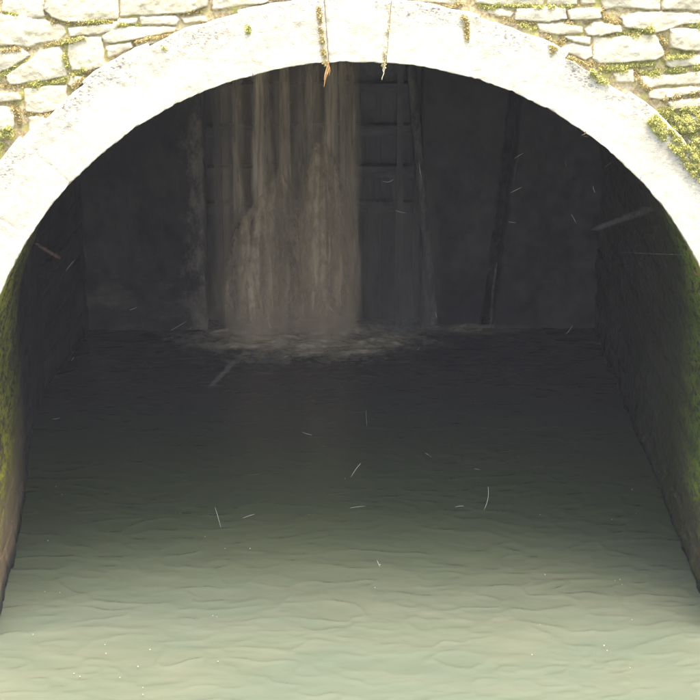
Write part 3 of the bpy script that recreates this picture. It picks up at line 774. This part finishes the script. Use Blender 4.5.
AIR = [
 ((514,159),(524,153),.5,FLK,'pale sliver high in the dark right of the gate, topmost of a row of three'),
 ((510,193),(522,187),.6,FLK,'pale sliver slanting just above the small level one, right of the gate'),
 ((508,222),(516,223),.5,FLK,'small level pale sliver left of the dark right wall'),
 ((571,214),(576,223),.5,FLK,'short upright sliver left of the wide faint bar at right'),
 ((565,161),(567,167),.4,FLK2,'very small upright speck below the arch at upper right'),
 ((604,168),(612,162),.5,FLK2,'faint slanting sliver close under the arch at upper right'),
 ((566,334),(573,325),.5,FLK,'slanting sliver over the waterline at the right end of the back wall'),
 ((593,186),(595,193),1.2,FLK2,'faint blurry blob above the wide faint bar at right'),
 ((435,312),(437,318),.5,FLK,'small upright speck at the waterline right of the falls'),
 ((66,271),(74,261),.6,FLK,'bright slanting sliver near the left wall below the reddish bar'),
 ((129,310),(137,307),.6,FLK2,'small sliver low on the left lock wall'),
 ((170,331),(187,321),.5,FLK,'long slanting sliver at the waterline left of the foam'),
 ((187,330),(193,327),.6,FLK2,'stubby sliver just right of the long slanting one near the foam'),
 ((71,361),(74,357),.5,FLK,'tiny upright sliver over the dark water at left'),
 ((268,321),(271,329),.6,FLK2,'small upright sliver before the foot of the shorter jet'),
 ((328,304),(334,312),.6,FLK2,'small slanting sliver before the foot of the tall jet'),
 ((283,358),(289,356),.7,FLK2,'small level sliver over the water below the foam'),
 ((417,350),(419,348),.7,FLK,'tiny bright speck over dark water right of the foam'),
 ((267,211),(275,206),.6,FLK2,'small slanting sliver before the top of the shorter jet'),
 ((333,171),(358,186),.4,FLK2,'long sliver slanting down along the right flank of the tall jet'),
 ((382,181),(394,179),.5,FLK,'bright curved sliver on the gate rail beside the tall jet'),
 ((395,210),(406,213),.5,FLK,'curved sliver on the lower gate rail, right of the tall jet'),
 ((419,162),(422,179),.5,FLK,'upright sliver beside the leaning pale edge of the gate'),
 ((284,109),(292,101),.4,FLK2,'faint slanting sliver before the upper falls'),
 ((351,477),(361,463),.5,FLK,'slanting bright sliver above the middle of the water'),
 ((366,410),(367,427),.35,FLK2,'faint upright hair thin sliver above the middle of the dark water'),
 ((484,510),(488,486),.45,FLK,'tall curved hair thin sliver over the water right of centre'),
 ((215,507),(221,528),.4,FLK2,'upright hair thin sliver over the green water left of centre'),
 ((377,560),(380,567),.4,FLK,'tiny paired upright sliver over the green water in the middle'),
]
for a, b, w, m, lab in AIR:
    Y = on_z((a[0]+b[0])/2, (a[1]+b[1])/2, .35).y if max(a[1], b[1]) > 318 else 3.0
    fleck(lab, a, b, w*(1+.12*(Y if Y else 0)), Y, m, random.uniform(-.6, .6) if a[0] not in (484, 382) else 2)
fleck('wide faint grey bar of fluff from an out of focus insect, under the arch at right', (592,230), (655,207), 8.5, 1.0, SOFT, 0, 'blur_bar', 'blur', 'faint wide wisps of fluff')  # soft bars stand in for out of focus insects near the lens
fleck('faint reddish bar of fluff from an out of focus insect, near the left wall under the arch', (35,243), (61,259), 4.5, 1.0, SOFTR, 0, 'blur_bar', 'blur', 'faint wide wisps of fluff')
fleck('short faint grey bar of fluff from an out of focus insect, below the foam', (209,388), (236,360), 7, 2.0, SOFT, 0, 'blur_bar', 'blur', 'faint wide wisps of fluff')
fleck('thin level spider thread stretched to the right tunnel wall', (619,252), (700,255), .30, 1.2, FLK2, .6, 'spider_thread', 'thread', None)
FLO = [((302,432),(312,435),1.0,'short pale bit floating on the dark water near the middle'),
 ((425,453),(431,457),.7,'small bright bit floating right of the middle of the dark water'),
 ((52,419),(60,418),.6,'small pale bit floating close to the left wall'),
 ((243,518),(255,514),.6,'curved pale bit floating left of the middle of the water'),
 ((350,508),(366,506),.4,'thin level straw floating in the middle of the water'),
 ((474,469),(480,470),.4,'small thin bit floating above the tall curved sliver'),
 ((455,507),(464,506),.6,'thin pale bit floating left of the tall curved sliver')]
for a, b, w, lab in FLO: fleck(lab, a, b, w, None, FLK, random.uniform(-.5, .5), 'floating_bit', 'debris', 'pale bits floating on the water')
bub = [(205,537),(225,549),(250,549),(45,592),(60,593),(105,645),(106,654),(143,688),(143,695),(213,616),(217,617),(120,678),(218,662),(615,581),(622,585),(620,580),(632,620),(604,646),(607,651),(630,668),(532,655),(540,625),(636,514),(612,520),(545,575),(380,565),(632,490),(80,677),(74,674),(33,635),(56,487),(62,495),(345,479),(48,541),(540,515),(375,588),(150,650),(138,667)]
GL = m_plain('white_bubble', (.17, .18, .15), (.28, .28, .26), 30, .25, .1, .002)
def bubble():
    bm = bmesh.new(); bmesh.ops.create_icosphere(bm, subdivisions=2, radius=1)
    for v in bm.verts: v.co.z = max(v.co.z, -.3)
    me = bpy.data.meshes.new('bubble'); bm.to_mesh(me); bm.free(); me.materials.append(GL)
    for p in me.polygons: p.use_smooth = True
    return me
bme = bubble()
for u, v in bub:
    o = bpy.data.objects.new('bubble', bme); COL.objects.link(o); p = on_z(u, v, 0); o.location = (p.x, p.y, .004)
    r = random.uniform(.0028, .0062); o.scale = (r, r*1.3, r)
    tag(o, 'tiny white bubble afloat on the green water', 'bubble', 'tiny white bubbles on the water')

# ------------------------------------------------------------------ haze added as a glare veil that lifts the darks
HZ = box('haze', (-610, -620, -2.3), (610, 610, 13.5), None, None, 0); HZ['kind'] = 'stuff'; HZ['label'] = 'thin pale haze added as a glare veil'; HZ['category'] = 'haze'
hm = bpy.data.materials.new('glare_veil'); hm.use_nodes = True; hn = hm.node_tree; hn.nodes.remove(hn.nodes['Principled BSDF'])
pv = hn.nodes.new('ShaderNodeVolumePrincipled'); pv.inputs['Density'].default_value = .0006; pv.inputs['Color'].default_value = (.88, .89, .98, 1); pv.inputs['Anisotropy'].default_value = 0
hn.links.new(pv.outputs[0], hn.nodes['Material Output'].inputs['Volume']); HZ.data.materials.clear(); HZ.data.materials.append(hm)

# ------------------------------------------------------------------ light
SUN_EL, SUN_AZ = 79, 150        # azimuth clockwise from +Y
w = bpy.data.worlds.new('World'); S.world = w; w.use_nodes = True
sky = w.node_tree.nodes.new('ShaderNodeTexSky'); sky.sky_type = 'NISHITA'; sky.sun_disc = False
sky.sun_elevation = R2(SUN_EL); sky.sun_rotation = R2(SUN_AZ); sky.dust_density = 7; sky.air_density = 1
bg = w.node_tree.nodes['Background']; w.node_tree.links.new(sky.outputs[0], bg.inputs[0]); bg.inputs[1].default_value = .15
sl = bpy.data.lights.new('sun', 'SUN'); so = bpy.data.objects.new('sun', sl); COL.objects.link(so)
sl.energy = 1.5; sl.angle = R2(42); sl.color = (1, .90, .74)
d = Vector((math.sin(R2(SUN_AZ))*math.cos(R2(SUN_EL)), math.cos(R2(SUN_AZ))*math.cos(R2(SUN_EL)), math.sin(R2(SUN_EL))))
so.rotation_euler = d.to_track_quat('Z', 'Y').to_euler()
S.view_settings.view_transform = 'Standard'; S.view_settings.look = 'None'; S.view_settings.gamma = 1
S.view_settings.exposure = 2.5; S.view_settings.use_curve_mapping = False
S.render.engine = 'CYCLES'; S.cycles.max_bounces = 8; S.cycles.diffuse_bounces = 5; S.cycles.transparent_max_bounces = 48
S.cycles.use_denoising = True
